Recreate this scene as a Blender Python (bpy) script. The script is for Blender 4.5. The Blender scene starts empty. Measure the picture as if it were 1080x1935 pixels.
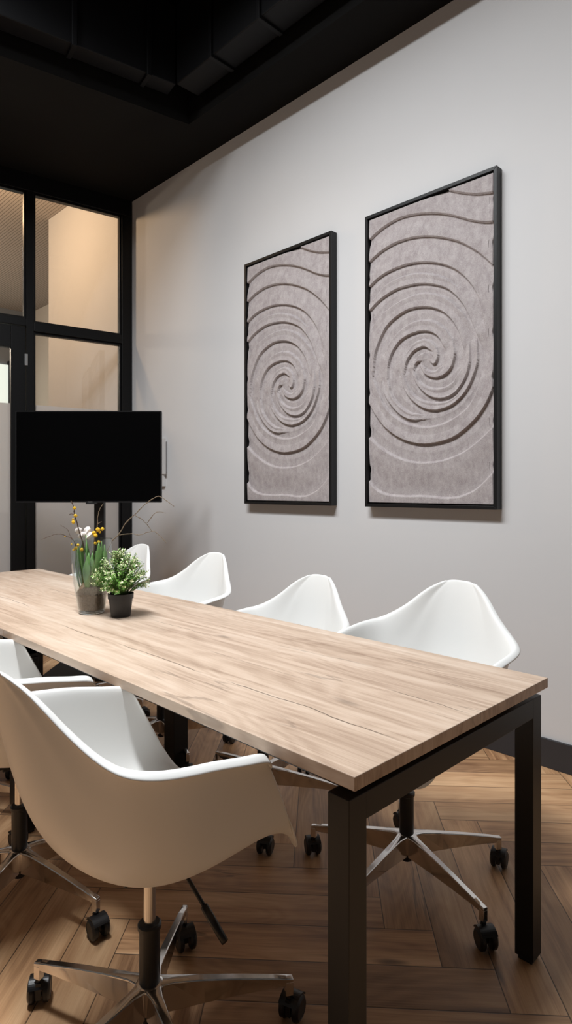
import bpy, bmesh, math, random
import numpy as np
from mathutils import Vector, Matrix

# ------------------------------------------------------------------ camera, light, exposure
SC = bpy.context.scene
COL = SC.collection
YAW = math.radians(-44.71)          # the table and the picture wall run 44.7 degrees left of the view axis
cam_d = bpy.data.cameras.new('camera')
cam = bpy.data.objects.new('camera', cam_d); COL.objects.link(cam)
cam.location = (0, 0, 1.24)
cam.rotation_euler = (math.pi/2, 0, YAW)
cam_d.sensor_fit = 'HORIZONTAL'; cam_d.sensor_width = 36.0
cam_d.lens = 36.0*1170/1080
cam_d.shift_y = -41.5/1080
cam_d.clip_start = 0.02
SC.camera = cam

vs = SC.view_settings
vs.view_transform = 'Standard'; vs.look = 'None'; vs.gamma = 1.0; vs.use_curve_mapping = False
vs.exposure = 0.0
SC.render.film_transparent = False

wd = bpy.data.worlds.new('world'); SC.world = wd; wd.use_nodes = True
wd.node_tree.nodes['Background'].inputs[0].default_value = (0.8, 0.85, 1.0, 1)
wd.node_tree.nodes['Background'].inputs[1].default_value = 0.05


def area(name, loc, size, size_y, power, color, rot=(0, 0, 0), spread=180):
    d = bpy.data.lights.new(name, 'AREA'); d.shape = 'RECTANGLE'
    d.size = size; d.size_y = size_y; d.energy = power; d.color = color
    d.spread = math.radians(spread)
    o = bpy.data.objects.new(name, d); COL.objects.link(o)
    o.location = loc; o.rotation_euler = rot
    return o


def point(name, loc, r, power, color):
    d = bpy.data.lights.new(name, 'POINT'); d.energy = power; d.color = color; d.shadow_soft_size = r
    o = bpy.data.objects.new(name, d); COL.objects.link(o); o.location = loc
    return o


# the room's linear lamp hangs in the open ceiling recess; the corridor has warm downlights
area('recess_lamp', (0.38, 2.08, 4.28), 0.35, 2.4, 205, (0.96, 0.985, 1.0), spread=165)
area('recess_fill_low', (0.45, 2.10, 3.76), 0.12, 2.2, 30, (0.96, 0.985, 1.0), spread=150)  # added fill below the lamp, lightens the shaded strip along the wall top
point('corridor_lamp', (1.60, 5.55, 3.65), 0.07, 62, (1.0, 0.66, 0.38))
point('corridor_lamp_far', (1.2, 8.2, 3.0), 0.15, 95, (1.0, 0.82, 0.64))

# ------------------------------------------------------------------ helpers


def setp(o, label=None, cat=None, group=None, kind=None):
    if label: o['label'] = label
    if cat: o['category'] = cat
    if group: o['group'] = group
    if kind: o['kind'] = kind
    return o


def empty(name, loc, rz=0.0):
    o = bpy.data.objects.new(name, None); COL.objects.link(o)
    o.location = loc; o.rotation_euler = (0, 0, rz); o.empty_display_size = 0.1
    return o


def link_bm(name, bm, mat, parent=None, smooth=False, normals=True):
    if normals:
        bmesh.ops.recalc_face_normals(bm, faces=bm.faces)
    me = bpy.data.meshes.new(name); bm.to_mesh(me); bm.free()
    if mat: me.materials.append(mat)
    if smooth:
        for p in me.polygons: p.use_smooth = True
    o = bpy.data.objects.new(name, me); COL.objects.link(o)
    if parent: o.parent = parent
    return o


def bevel_mod(o, w=0.002, seg=2, ang=35):
    m = o.modifiers.new('bevel', 'BEVEL'); m.width = w; m.segments = seg
    m.limit_method = 'ANGLE'; m.angle_limit = math.radians(ang)
    return o


def autosmooth(o, ang=40):
    me = o.data
    for p in me.polygons: p.use_smooth = True
    try: me.set_sharp_from_angle(angle=math.radians(ang))
    except Exception: pass
    return o


def add_box(bm, x0, x1, y0, y1, z0, z1, M=None):
    P = [(x0,y0,z0),(x1,y0,z0),(x1,y1,z0),(x0,y1,z0),(x0,y0,z1),(x1,y0,z1),(x1,y1,z1),(x0,y1,z1)]
    v = [bm.verts.new((M @ Vector(p)) if M else p) for p in P]
    for f in ((0,3,2,1),(4,5,6,7),(0,1,5,4),(1,2,6,5),(2,3,7,6),(3,0,4,7)):
        bm.faces.new([v[i] for i in f])


def add_lathe(bm, prof, seg=32, M=None, caps=True):
    rings = []
    for r, z in prof:
        ring = []
        for k in range(seg):
            a = 2*math.pi*k/seg
            p = Vector((r*math.cos(a), r*math.sin(a), z))
            ring.append(bm.verts.new(M @ p if M else p))
        rings.append(ring)
    for i in range(len(rings)-1):
        for k in range(seg):
            bm.faces.new((rings[i][k], rings[i][(k+1) % seg], rings[i+1][(k+1) % seg], rings[i+1][k]))
    if caps:
        bm.faces.new(rings[0][::-1]); bm.faces.new(rings[-1])


def add_tube(bm, pts, rad, seg=8):
    """tube through pts; rad a number or list"""
    pts = [Vector(p) for p in pts]; n = len(pts)
    R = rad if isinstance(rad, (list, tuple)) else [rad]*n
    rings = []; up = Vector((0.31, 0.17, 0.93))
    for i, p in enumerate(pts):
        d = (pts[min(i+1, n-1)]-pts[max(i-1, 0)]).normalized()
        a = d.cross(up)
        if a.length < 1e-4: a = d.cross(Vector((1, 0, 0)))
        a.normalize(); b = d.cross(a)
        rings.append([bm.verts.new(p+(a*math.cos(t)+b*math.sin(t))*R[i]) for t in [2*math.pi*k/seg for k in range(seg)]])
    for i in range(n-1):
        for k in range(seg):
            bm.faces.new((rings[i][k], rings[i][(k+1) % seg], rings[i+1][(k+1) % seg], rings[i+1][k]))
    bm.faces.new(rings[0][::-1]); bm.faces.new(rings[-1])


def crom(P, n):
    """Catmull-Rom through an array of points, n samples per span"""
    P = np.asarray(P, float)
    Q = np.vstack([2*P[0]-P[1], P, 2*P[-1]-P[-2]])
    out = []
    for i in range(len(P)-1):
        p0, p1, p2, p3 = Q[i], Q[i+1], Q[i+2], Q[i+3]
        for k in range(n):
            t = k/n
            out.append(0.5*((2*p1)+(-p0+p2)*t+(2*p0-5*p1+4*p2-p3)*t*t+(-p0+3*p1-3*p2+p3)*t**3))
    out.append(P[-1])
    return np.array(out)


def box_obj(name, dims, mat, parent=None, bev=0.0):
    bm = bmesh.new(); add_box(bm, *dims)
    o = link_bm(name, bm, mat, parent)
    if bev: bevel_mod(o, bev)
    return o


def copy_thing(root):
    """a thing, its parts and their sub-parts"""
    c = root.copy(); COL.objects.link(c)
    for ch in list(root.children):
        d = copy_thing(ch); d.parent = c
    return c

# ------------------------------------------------------------------ materials


def mat_new(name):
    m = bpy.data.materials.new(name); m.use_nodes = True
    nt = m.node_tree; b = nt.nodes['Principled BSDF']
    return m, nt, b


def simple(name, col, rough=0.5, metal=0.0, spec=0.5, coat=0.0, noise=0.0, bump=0.0, scale=40.0):
    m, nt, b = mat_new(name)
    b.inputs['Roughness'].default_value = rough; b.inputs['Metallic'].default_value = metal
    b.inputs['Specular IOR Level'].default_value = spec
    b.inputs['Coat Weight'].default_value = coat
    b.inputs['Base Color'].default_value = (*col, 1)
    tc = nt.nodes.new('ShaderNodeTexCoord')
    nz = nt.nodes.new('ShaderNodeTexNoise'); nz.inputs['Scale'].default_value = scale; nz.inputs['Detail'].default_value = 4
    nt.links.new(tc.outputs['Object'], nz.inputs['Vector'])
    if noise:
        mr = nt.nodes.new('ShaderNodeMapRange')
        mr.inputs['To Min'].default_value = 1-noise; mr.inputs['To Max'].default_value = 1+noise
        nt.links.new(nz.outputs['Fac'], mr.inputs['Value'])
        mx = nt.nodes.new('ShaderNodeVectorMath'); mx.operation = 'SCALE'
        mx.inputs[0].default_value = col
        nt.links.new(mr.outputs['Result'], mx.inputs['Scale'])
        nt.links.new(mx.outputs['Vector'], b.inputs['Base Color'])
    if bump:
        bp = nt.nodes.new('ShaderNodeBump'); bp.inputs['Strength'].default_value = bump; bp.inputs['Distance'].default_value = 0.002
        nt.links.new(nz.outputs['Fac'], bp.inputs['Height']); nt.links.new(bp.outputs['Normal'], b.inputs['Normal'])
    return m


def math_n(nt, op, a, b=None, c=None, clamp=False):
    n = nt.nodes.new('ShaderNodeMath'); n.operation = op; n.use_clamp = clamp
    for i, v in enumerate((a, b, c)):
        if v is None: continue
        if isinstance(v, (int, float)): n.inputs[i].default_value = v
        else: nt.links.new(v, n.inputs[i])
    return n.outputs[0]


def noise_n(nt, vec, sx, sy, sz, detail=4, rough=0.55, dist=0.0):
    mp = nt.nodes.new('ShaderNodeMapping'); mp.inputs['Scale'].default_value = (sx, sy, sz)
    nt.links.new(vec, mp.inputs['Vector'])
    n = nt.nodes.new('ShaderNodeTexNoise'); n.inputs['Scale'].default_value = 1.0
    n.inputs['Detail'].default_value = detail; n.inputs['Roughness'].default_value = rough; n.inputs['Distortion'].default_value = dist
    nt.links.new(mp.outputs['Vector'], n.inputs['Vector'])
    return n.outputs['Fac']


def ramp_n(nt, fac, stops):
    r = nt.nodes.new('ShaderNodeValToRGB'); e = r.color_ramp.elements
    while len(e) < len(stops): e.new(0.5)
    for i, (p, c) in enumerate(stops):
        e[i].position = p; e[i].color = (*c, 1) if len(c) == 3 else c
    nt.links.new(fac, r.inputs['Fac'])
    return r.outputs['Color']


def mix_n(nt, fac, a, b, mode='MIX'):
    m = nt.nodes.new('ShaderNodeMix'); m.data_type = 'RGBA'; m.blend_type = mode
    for idx, v in ((0, fac), (6, a), (7, b)):
        if isinstance(v, (int, float)): m.inputs[idx].default_value = v
        elif isinstance(v, tuple): m.inputs[idx].default_value = (*v, 1)
        else: nt.links.new(v, m.inputs[idx])
    return m.outputs[2]


def maprange(nt, v, a, b, c=0.0, d=1.0, smooth=True):
    n = nt.nodes.new('ShaderNodeMapRange'); n.clamp = True
    if smooth: n.interpolation_type = 'SMOOTHSTEP'
    nt.links.new(v, n.inputs['Value'])
    n.inputs['From Min'].default_value = a; n.inputs['From Max'].default_value = b
    n.inputs['To Min'].default_value = c; n.inputs['To Max'].default_value = d
    return n.outputs['Result']


def wood(name, vec_fn, lo, mid, hi, crack_amt, knot_amt, rough, per_board=None, groove=None, ring_f=150.0, ring_a=0.06, crack_n=5.0, cracks=()):
    """vec_fn(nt) gives a vector whose X runs along the grain (metres) and Y across it"""
    m, nt, b = mat_new(name)
    vec = vec_fn(nt)
    broad = noise_n(nt, vec, 0.9, 7.0, 5.0, 3, 0.5, 0.4)
    streak = noise_n(nt, vec, 1.6, 38.0, 9.0, 5, 0.6, 0.6)
    fibre = noise_n(nt, vec, 9.0, 420.0, 30.0, 3, 0.6)
    # cathedral rings: contours of a slow noise
    slow = noise_n(nt, vec, 1.3, 5.0, 3.0, 2, 0.45, 0.2)
    ring = math_n(nt, 'SINE', math_n(nt, 'MULTIPLY', slow, ring_f))
    ring = math_n(nt, 'MULTIPLY_ADD', ring, 0.5, 0.5)
    t = math_n(nt, 'MULTIPLY', broad, 0.44)
    t = math_n(nt, 'MULTIPLY_ADD', streak, 0.36, t)
    t = math_n(nt, 'MULTIPLY_ADD', fibre, 0.15, t)
    t = math_n(nt, 'MULTIPLY_ADD', ring, ring_a, t)
    col = ramp_n(nt, t, [(0.36, lo), (0.50, mid), (0.64, hi)])
    if per_board:
        col = per_board(nt, vec, col)
    # knots: small dark smudges drawn out along the grain
    mp = nt.nodes.new('ShaderNodeMapping'); mp.inputs['Scale'].default_value = (2.3, 8.0, 3.0)
    wob = noise_n(nt, vec, 5, 16, 4, 2)
    vv = nt.nodes.new('ShaderNodeVectorMath'); vv.operation = 'ADD'
    cb = nt.nodes.new('ShaderNodeCombineXYZ'); nt.links.new(math_n(nt, 'MULTIPLY', wob, 0.10), cb.inputs[0]); nt.links.new(math_n(nt, 'MULTIPLY', wob, 0.03), cb.inputs[1])
    nt.links.new(vec, vv.inputs[0]); nt.links.new(cb.outputs[0], vv.inputs[1])
    nt.links.new(vv.outputs[0], mp.inputs['Vector'])
    vo = nt.nodes.new('ShaderNodeTexVoronoi'); vo.inputs['Scale'].default_value = 1.0
    nt.links.new(mp.outputs['Vector'], vo.inputs['Vector'])
    gate = math_n(nt, 'GREATER_THAN', nt.nodes.new('ShaderNodeSeparateColor').outputs[0], 0.55)
    sep = gate.node
    sc_ = [n for n in nt.nodes if n.bl_idname == 'ShaderNodeSeparateColor'][-1]
    nt.links.new(vo.outputs['Color'], sc_.inputs[0])
    kn = maprange(nt, vo.outputs['Distance'], 0.03, 0.15, 1.0, 0.0)
    kn = math_n(nt, 'MULTIPLY', math_n(nt, 'MULTIPLY', kn, gate), knot_amt)
    dark = tuple(c*0.28 for c in lo)
    col = mix_n(nt, kn, col, dark)
    # long thin cracks: contour lines of a drawn-out noise
    cn = noise_n(nt, vec, 0.38, 4.6, 2.0, 5, 0.5, 0.1)
    line = maprange(nt, math_n(nt, 'ABSOLUTE', math_n(nt, 'SUBTRACT', math_n(nt, 'FRACT', math_n(nt, 'MULTIPLY', cn, crack_n)), 0.5)), 0.008, 0.035, 1.0, 0.0)
    msk = maprange(nt, noise_n(nt, vec, 1.6, 1.7, 1.0, 2), 0.53, 0.60)
    crack = math_n(nt, 'MULTIPLY', math_n(nt, 'MULTIPLY', line, msk), crack_amt)
    col = mix_n(nt, crack, col, dark)
    if cracks:
        tc = nt.nodes.new('ShaderNodeTexCoord'); sp = nt.nodes.new('ShaderNodeSeparateXYZ')
        nt.links.new(tc.outputs['Object'], sp.inputs[0])
        for k, (xc, y0, y1, wd) in enumerate(cracks):
            wv = noise_n(nt, tc.outputs['Object'], 0.01, 2.6, 0.01+k, 4, 0.6)
            wv2 = noise_n(nt, tc.outputs['Object'], 0.01, 14.0, 0.01+k, 3, 0.6)
            off = math_n(nt, 'SUBTRACT', sp.outputs[0], math_n(nt, 'MULTIPLY_ADD', math_n(nt, 'SUBTRACT', wv, 0.5), 0.06, xc))
            ln = maprange(nt, math_n(nt, 'DIVIDE', math_n(nt, 'ABSOLUTE', off), math_n(nt, 'MULTIPLY_ADD', wv2, 2.0*wd, 0.15*wd)), 0.35, 1.0, 1.0, 0.0)
            ends = math_n(nt, 'MULTIPLY', maprange(nt, sp.outputs[1], y0, y0+0.07), maprange(nt, sp.outputs[1], y1-0.10, y1, 1.0, 0.0))
            lm = math_n(nt, 'MULTIPLY', math_n(nt, 'MULTIPLY', ln, ends), 0.9)
            col = mix_n(nt, lm, col, dark)
            crack = math_n(nt, 'MAXIMUM', crack, lm)
    hgt = math_n(nt, 'MULTIPLY_ADD', fibre, 0.3, math_n(nt, 'MULTIPLY', crack, -1.0))
    if groove:
        g = groove(nt)
        col = mix_n(nt, g, col, tuple(c*0.16 for c in lo))
        hgt = math_n(nt, 'MULTIPLY_ADD', g, -2.0, hgt)
    nt.links.new(col, b.inputs['Base Color'])
    rg = math_n(nt, 'MULTIPLY_ADD', streak, 0.15, rough-0.07)
    nt.links.new(rg, b.inputs['Roughness'])
    bp = nt.nodes.new('ShaderNodeBump'); bp.inputs['Strength'].default_value = 0.25; bp.inputs['Distance'].default_value = 0.0015
    nt.links.new(hgt, bp.inputs['Height']); nt.links.new(bp.outputs['Normal'], b.inputs['Normal'])
    return m


def srgb(r, g, b):
    f = lambda c: (c/255/12.92) if c/255 <= 0.04045 else ((c/255+0.055)/1.055)**2.4
    return (f(r), f(g), f(b))


M_white = simple('white_plastic', (0.80, 0.80, 0.785), 0.38, spec=0.45)
M_black = simple('black_powder_coat', (0.0062, 0.0058, 0.0056), 0.42, spec=0.33, bump=0.06, scale=900)
M_frame = simple('black_window_frame', (0.0042, 0.0042, 0.0046), 0.4, spec=0.25)
M_pic = simple('black_picture_frame', (0.005, 0.005, 0.0056), 0.42, spec=0.35)
M_bplast = simple('black_plastic', (0.010, 0.010, 0.011), 0.38)
M_alu = simple('polished_aluminium', (0.74, 0.72, 0.70), 0.16, metal=1.0, noise=0.03, scale=14)
M_chrome = simple('brushed_steel_tube', (0.66, 0.64, 0.62), 0.24, metal=1.0)
M_steel = simple('hinge_steel', (0.7, 0.7, 0.7), 0.3, metal=1.0)
M_wall = simple('white_wall_paint', (0.66, 0.655, 0.66), 0.85, spec=0.2, noise=0.02, bump=0.05, scale=3)
M_greyw = simple('grey_wall_paint', (0.10, 0.095, 0.09), 0.85, spec=0.2)
M_beige = simple('corridor_wall_paint', (0.66, 0.62, 0.57), 0.85, spec=0.2, noise=0.02, scale=3)
M_dim = simple('corridor_end_paint', (0.22, 0.24, 0.27), 0.8)
M_ceil = simple('black_ceiling_paint', (0.0045, 0.0042, 0.0040), 0.8, spec=0.15)
M_duct = simple('black_duct_paint', (0.004, 0.004, 0.0048), 0.5, spec=0.22, bump=0.25, scale=14)
M_base = simple('anthracite_skirting', (0.028, 0.028, 0.032), 0.55)
M_pot = simple('dark_pot_plastic', (0.016, 0.016, 0.017), 0.5)
M_screen = simple('screen_glass', (0.0008, 0.0008, 0.0010), 0.25, spec=0.10)
M_tvbody = simple('tv_plastic', (0.006, 0.006, 0.007), 0.4)
M_tvedge = simple('tv_edge_metal', (0.10, 0.10, 0.12), 0.3, metal=0.8)
M_logo = simple('tv_logo_grey', (0.30, 0.30, 0.30), 0.5)
M_soil = simple('potting_soil', (0.15, 0.105, 0.075), 0.95, noise=0.8, bump=1.0, scale=170)
M_twig = simple('twig_bark', (0.20, 0.145, 0.095), 0.8, noise=0.4, scale=160)
M_twigd = simple('dark_twig_bark', (0.075, 0.042, 0.026), 0.8, noise=0.4, scale=160)
M_yel = simple('yellow_blossom', (0.85, 0.50, 0.02), 0.8, noise=0.4, bump=1.0, scale=500)
M_leafv = simple('tulip_leaf', (0.15, 0.30, 0.085), 0.45, noise=0.5, scale=30)
M_petal = simple('white_petal', (0.80, 0.74, 0.70), 0.5, noise=0.15, scale=120)
M_bulb = simple('bulb_skin', (0.42, 0.26, 0.16), 0.6, noise=0.4, scale=60)
M_leaf = simple('green_leaf', (0.16, 0.34, 0.06), 0.5, noise=0.6, scale=60)
M_tip = simple('cream_leaf_tip', (0.80, 0.82, 0.52), 0.55, noise=0.25, scale=60)
M_stem = simple('green_stem', (0.07, 0.12, 0.03), 0.6)
M_panel = simple('pale_panel_plastic', (0.62, 0.62, 0.62), 0.35)


def felt():
    m, nt, b = mat_new('grey_felt')
    tc = nt.nodes.new('ShaderNodeTexCoord')
    v = tc.outputs['Object']
    a = noise_n(nt, v, 34, 34, 20, 4, 0.7); c = noise_n(nt, v, 260, 260, 200, 3, 0.7)
    t = math_n(nt, 'MULTIPLY_ADD', a, 0.5, math_n(nt, 'MULTIPLY', c, 0.5))
    col = ramp_n(nt, t, [(0.36, srgb(150, 141, 142)), (0.5, srgb(170, 162, 162)), (0.64, srgb(187, 180, 180))])
    nt.links.new(col, b.inputs['Base Color']); b.inputs['Roughness'].default_value = 0.95
    b.inputs['Specular IOR Level'].default_value = 0.1
    bp = nt.nodes.new('ShaderNodeBump'); bp.inputs['Strength'].default_value = 0.35; bp.inputs['Distance'].default_value = 0.002
    nt.links.new(c, bp.inputs['Height']); nt.links.new(bp.outputs['Normal'], b.inputs['Normal'])
    return m


M_felt = felt()


def thin_glass(name, tint=(1, 1, 1), refl=1.0):
    m = bpy.data.materials.new(name); m.use_nodes = True; nt = m.node_tree
    nt.nodes.remove(nt.nodes['Principled BSDF'])
    out = nt.nodes['Material Output']
    tr = nt.nodes.new('ShaderNodeBsdfTransparent'); tr.inputs[0].default_value = (*tint, 1)
    gl = nt.nodes.new('ShaderNodeBsdfGlossy'); gl.inputs['Roughness'].default_value = 0.02
    fr = nt.nodes.new('ShaderNodeLayerWeight'); fr.inputs['Blend'].default_value = 0.5
    mx = nt.nodes.new('ShaderNodeMixShader')
    nt.links.new(math_n(nt, 'MULTIPLY_ADD', math_n(nt, 'POWER', fr.outputs['Facing'], 2.6), 0.75*refl, 0.05*refl), mx.inputs[0])
    nt.links.new(tr.outputs[0], mx.inputs[1]); nt.links.new(gl.outputs[0], mx.inputs[2])
    nt.links.new(mx.outputs[0], out.inputs['Surface'])
    return m


def frosted(name):
    m = bpy.data.materials.new(name); m.use_nodes = True; nt = m.node_tree
    nt.nodes.remove(nt.nodes['Principled BSDF'])
    out = nt.nodes['Material Output']
    tl = nt.nodes.new('ShaderNodeBsdfTranslucent'); tl.inputs[0].default_value = (0.86, 0.86, 0.87, 1)
    df = nt.nodes.new('ShaderNodeBsdfDiffuse'); df.inputs[0].default_value = (0.62, 0.62, 0.63, 1)
    tr = nt.nodes.new('ShaderNodeBsdfTransparent'); tr.inputs[0].default_value = (0.95, 0.95, 0.95, 1)
    m1 = nt.nodes.new('ShaderNodeMixShader'); m1.inputs[0].default_value = 0.35
    m2 = nt.nodes.new('ShaderNodeMixShader'); m2.inputs[0].default_value = 0.18
    nt.links.new(tl.outputs[0], m1.inputs[1]); nt.links.new(df.outputs[0], m1.inputs[2])
    nt.links.new(m1.outputs[0], m2.inputs[1]); nt.links.new(tr.outputs[0], m2.inputs[2])
    nt.links.new(m2.outputs[0], out.inputs['Surface'])
    return m


M_glass = thin_glass('window_glass', (0.97, 0.98, 0.98), 0.8)
M_vase = thin_glass('vase_glass', (0.96, 0.985, 0.98), 1.0)
M_frost = frosted('frosted_film')


def vec_floor(nt):
    uv = nt.nodes.new('ShaderNodeUVMap'); uv.uv_map = 'plank'
    at = nt.nodes.new('ShaderNodeAttribute'); at.attribute_name = 'rnd'
    sp = nt.nodes.new('ShaderNodeSeparateXYZ'); nt.links.new(uv.outputs['UV'], sp.inputs[0])
    cb = nt.nodes.new('ShaderNodeCombineXYZ')
    nt.links.new(math_n(nt, 'MULTIPLY_ADD', at.outputs['Fac'], 37.0, sp.outputs[0]), cb.inputs[0])
    nt.links.new(math_n(nt, 'MULTIPLY_ADD', at.outputs['Fac'], 11.0, sp.outputs[1]), cb.inputs[1])
    nt.links.new(math_n(nt, 'MULTIPLY', at.outputs['Fac'], 53.0), cb.inputs[2])
    return cb.outputs[0]


PW, PL = 0.1345, 0.865          # floor plank width and length


def floor_groove(nt):
    uv = nt.nodes.new('ShaderNodeUVMap'); uv.uv_map = 'plank'
    sp = nt.nodes.new('ShaderNodeSeparateXYZ'); nt.links.new(uv.outputs['UV'], sp.inputs[0])
    def edge(s, L):
        return math_n(nt, 'MINIMUM', s, math_n(nt, 'SUBTRACT', L, s))
    d = math_n(nt, 'MINIMUM', edge(sp.outputs[0], PL), edge(sp.outputs[1], PW))
    return maprange(nt, d, 0.0005, 0.0022, 0.9, 0.0)


def floor_board(nt, vec, col):
    at = nt.nodes.new('ShaderNodeAttribute'); at.attribute_name = 'rnd'
    k = maprange(nt, at.outputs['Fac'], 0, 1, 0.80, 1.14, smooth=False)
    hs = nt.nodes.new('ShaderNodeHueSaturation')
    nt.links.new(k, hs.inputs['Value']); nt.links.new(col, hs.inputs['Color'])
    return hs.outputs['Color']


def vec_table(nt):
    tc = nt.nodes.new('ShaderNodeTexCoord'); sp = nt.nodes.new('ShaderNodeSeparateXYZ')
    nt.links.new(tc.outputs['Object'], sp.inputs[0])
    oi = nt.nodes.new('ShaderNodeObjectInfo')
    bd = math_n(nt, 'FLOOR', math_n(nt, 'MULTIPLY', math_n(nt, 'ADD', sp.outputs[0], 0.03), 1/0.19))
    cb = nt.nodes.new('ShaderNodeCombineXYZ')
    nt.links.new(math_n(nt, 'MULTIPLY_ADD', bd, 0.11, math_n(nt, 'ADD', sp.outputs[1], 3.1)), cb.inputs[0])
    nt.links.new(sp.outputs[0], cb.inputs[1])
    nt.links.new(math_n(nt, 'MULTIPLY_ADD', bd, 0.045, sp.outputs[2]), cb.inputs[2])
    return cb.outputs[0]


M_floor = wood('oak_plank_floor', vec_floor, srgb(132, 95, 66), srgb(190, 148, 109), srgb(218, 179, 138), 0.55, 0.75, 0.42,
               per_board=floor_board, groove=floor_groove, ring_f=110.0, ring_a=0.035)
M_table = wood('pale_oak_laminate', vec_table, srgb(152, 127, 107), srgb(193, 170, 150), srgb(212, 194, 177), 0.35, 0.75, 0.46, ring_f=90.0, ring_a=0.04,
               cracks=[(-0.215, -1.56, -0.99, 0.0022), (0.018, -1.60, -1.32, 0.0016), (-0.222, -0.93, -0.45, 0.0020), (-0.228, -0.40, -0.04, 0.0018),
                       (0.17, -1.52, -1.36, 0.0012), (0.06, -0.62, -0.20, 0.0012), (0.10, 0.25, 0.80, 0.0016), (-0.16, 0.35, 0.95, 0.0018)])

# ------------------------------------------------------------------ the setting
WX = 2.785                       # picture wall
CX, CY = 2.785, 4.700            # corner with the glass wall
ES = Vector((-0.9838, 0.1793, 0)); EN = Vector((-0.1793, -0.9838, 0))   # along the glass wall / towards the room
ZC = 3.70                        # soffit height


def structure(o):
    o['kind'] = 'structure'; return o


# floor: herringbone planks turned with the room's diagonal
def build_floor():
    bm = bmesh.new(); uvl = bm.loops.layers.uv.new('plank'); rl = bm.loops.layers.float_color.new('rnd')
    rnd = random.Random(5)
    ha = Vector((0.9985, -0.0555)); va = Vector((0.0555, 0.9985))
    def w(a, b):
        c = ha*a+va*b
        return Vector((0.7107*c.x+0.7035*c.y, -0.7035*c.x+0.7107*c.y, 0))
    a0, b0 = 0.45, 1.628
    for k in range(-14, 15):
        for i in range(-80, 81):
            ox = a0+i*PW+k*PL; oy = b0-i*PW+k*PL
            for (x0, x1, y0, y1, horiz) in ((ox-PL, ox, oy-PW, oy, True), (ox, ox+PW, oy-PW, oy-PW+PL, False)):
                c = w((x0+x1)/2, (y0+y1)/2)
                if not (-2.5 < c.x < 5.0 and -2.5 < c.y < 10.6): continue
                vs_ = [bm.verts.new(w(*p)) for p in ((x0, y0), (x1, y0), (x1, y1), (x0, y1))]
                f = bm.faces.new(vs_)
                uv = ((0, 0), (PL, 0), (PL, PW), (0, PW)) if horiz else ((0, 0), (0, PW), (PL, PW), (PL, 0))
                r = rnd.random()
                for lp, q in zip(f.loops, uv):
                    lp[uvl].uv = q; lp[rl] = (r, r, r, 1)
    for co, no in (((WX+0.12, 0, 0), (1, 0, 0)), ((-1.9, 0, 0), (-1, 0, 0)), ((0, -1.9, 0), (0, -1, 0)), ((0, 10.0, 0), (0, 1, 0))):
        g = bm.verts[:]+bm.edges[:]+bm.faces[:]
        bmesh.ops.bisect_plane(bm, geom=g, plane_co=co, plane_no=no, clear_outer=True)
    for f in bm.faces:
        if f.normal.z < 0: f.normal_flip()
    o = link_bm('floor', bm, M_floor, normals=False)
    return structure(o)


build_floor()
structure(box_obj('wall_right', (WX, WX+0.12, -1.9, 6.33, 0, 4.62), M_wall))
structure(box_obj('baseboard_right', (WX-0.014, WX, -1.8, 4.66, 0, 0.128), M_base, bev=0.002))
structure(box_obj('wall_left', (-1.9, -1.8, -1.9, 5.8, 0, 4.62), M_greyw))
structure(box_obj('wall_back', (-1.8, WX, -1.9, -1.8, 0, 4.62), M_greyw))


def poly_prism(bm, pts, z0, z1):
    lo = [bm.verts.new((x, y, z0)) for x, y in pts]; hi = [bm.verts.new((x, y, z1)) for x, y in pts]
    n = len(pts)
    bm.faces.new(lo[::-1]); bm.faces.new(hi)
    for i in range(n):
        bm.faces.new((lo[i], lo[(i+1) % n], hi[(i+1) % n], hi[i]))


def gw(s, n=0.0):                # plan point on the glass wall
    p = Vector((CX, CY, 0))+ES*s+EN*n
    return (p.x, p.y)


# ceiling: plasterboard soffit round an open recess, its fascia and the slab above
bm = bmesh.new()
RX, RY = 2.467, 3.418            # recess corner
far_l = (-1.8, RY+(2.467+1.8)*0.1823)
poly_prism(bm, [gw(0, -0.02), gw(4.70, -0.02), (-1.8, far_l[1]), (RX, RY)], ZC, ZC+0.10)
poly_prism(bm, [(WX, -1.8), gw(0, -0.02), (RX, RY), (RX, -1.8)], ZC, ZC+0.10)
poly_prism(bm, [(RX, RY), (-1.8, far_l[1]), (-1.8, far_l[1]+0.05), (RX+0.05, RY+0.05)], ZC+0.10, 4.55)
poly_prism(bm, [(RX, -1.8), (RX, RY), (RX+0.05, RY+0.05), (RX+0.05, -1.8)], ZC+0.10, 4.55)
poly_prism(bm, [(-1.8, -1.8), (WX, -1.8), gw(0, -0.02), gw(4.7, -0.02)], 4.55, 4.62)
structure(link_bm('ceiling', bm, M_ceil))

# ducts in the recess
EY = Vector((-0.9838, 0.1793, 0))


def duct(name, p0, p1, w, z0, z1, side, label, step, start=0.30):
    """rectangular duct from p0 to p1; side = +1/-1 says on which side of the line its width lies"""
    a = Vector((*p0, 0)); b = Vector((*p1, 0)); d = (b-a).normalized(); nrm = Vector((-d.y, d.x, 0))*side
    L = (b-a).length
    root = empty(name, (a.x, a.y, z0)); setp(root, label, 'duct', 'ceiling ducts')
    M = Matrix(((d.x, nrm.x, 0, 0), (d.y, nrm.y, 0, 0), (0, 0, 1, 0), (0, 0, 0, 1)))
    bm = bmesh.new(); add_box(bm, 0, L, 0, w, 0, z1-z0, M); bevel_mod(link_bm('duct_body', bm, M_duct, root), 0.006)
    n = int(L/step)+1
    for k in range(n):
        s = start+k*step
        if s > L-0.05: break
        bm = bmesh.new()
        add_box(bm, s-0.014, s+0.014, -0.016, w-0.005, -0.016, z1-z0+0.01, M)
        bevel_mod(link_bm('duct_flange', bm, M_duct, root), 0.003)
    return root


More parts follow.
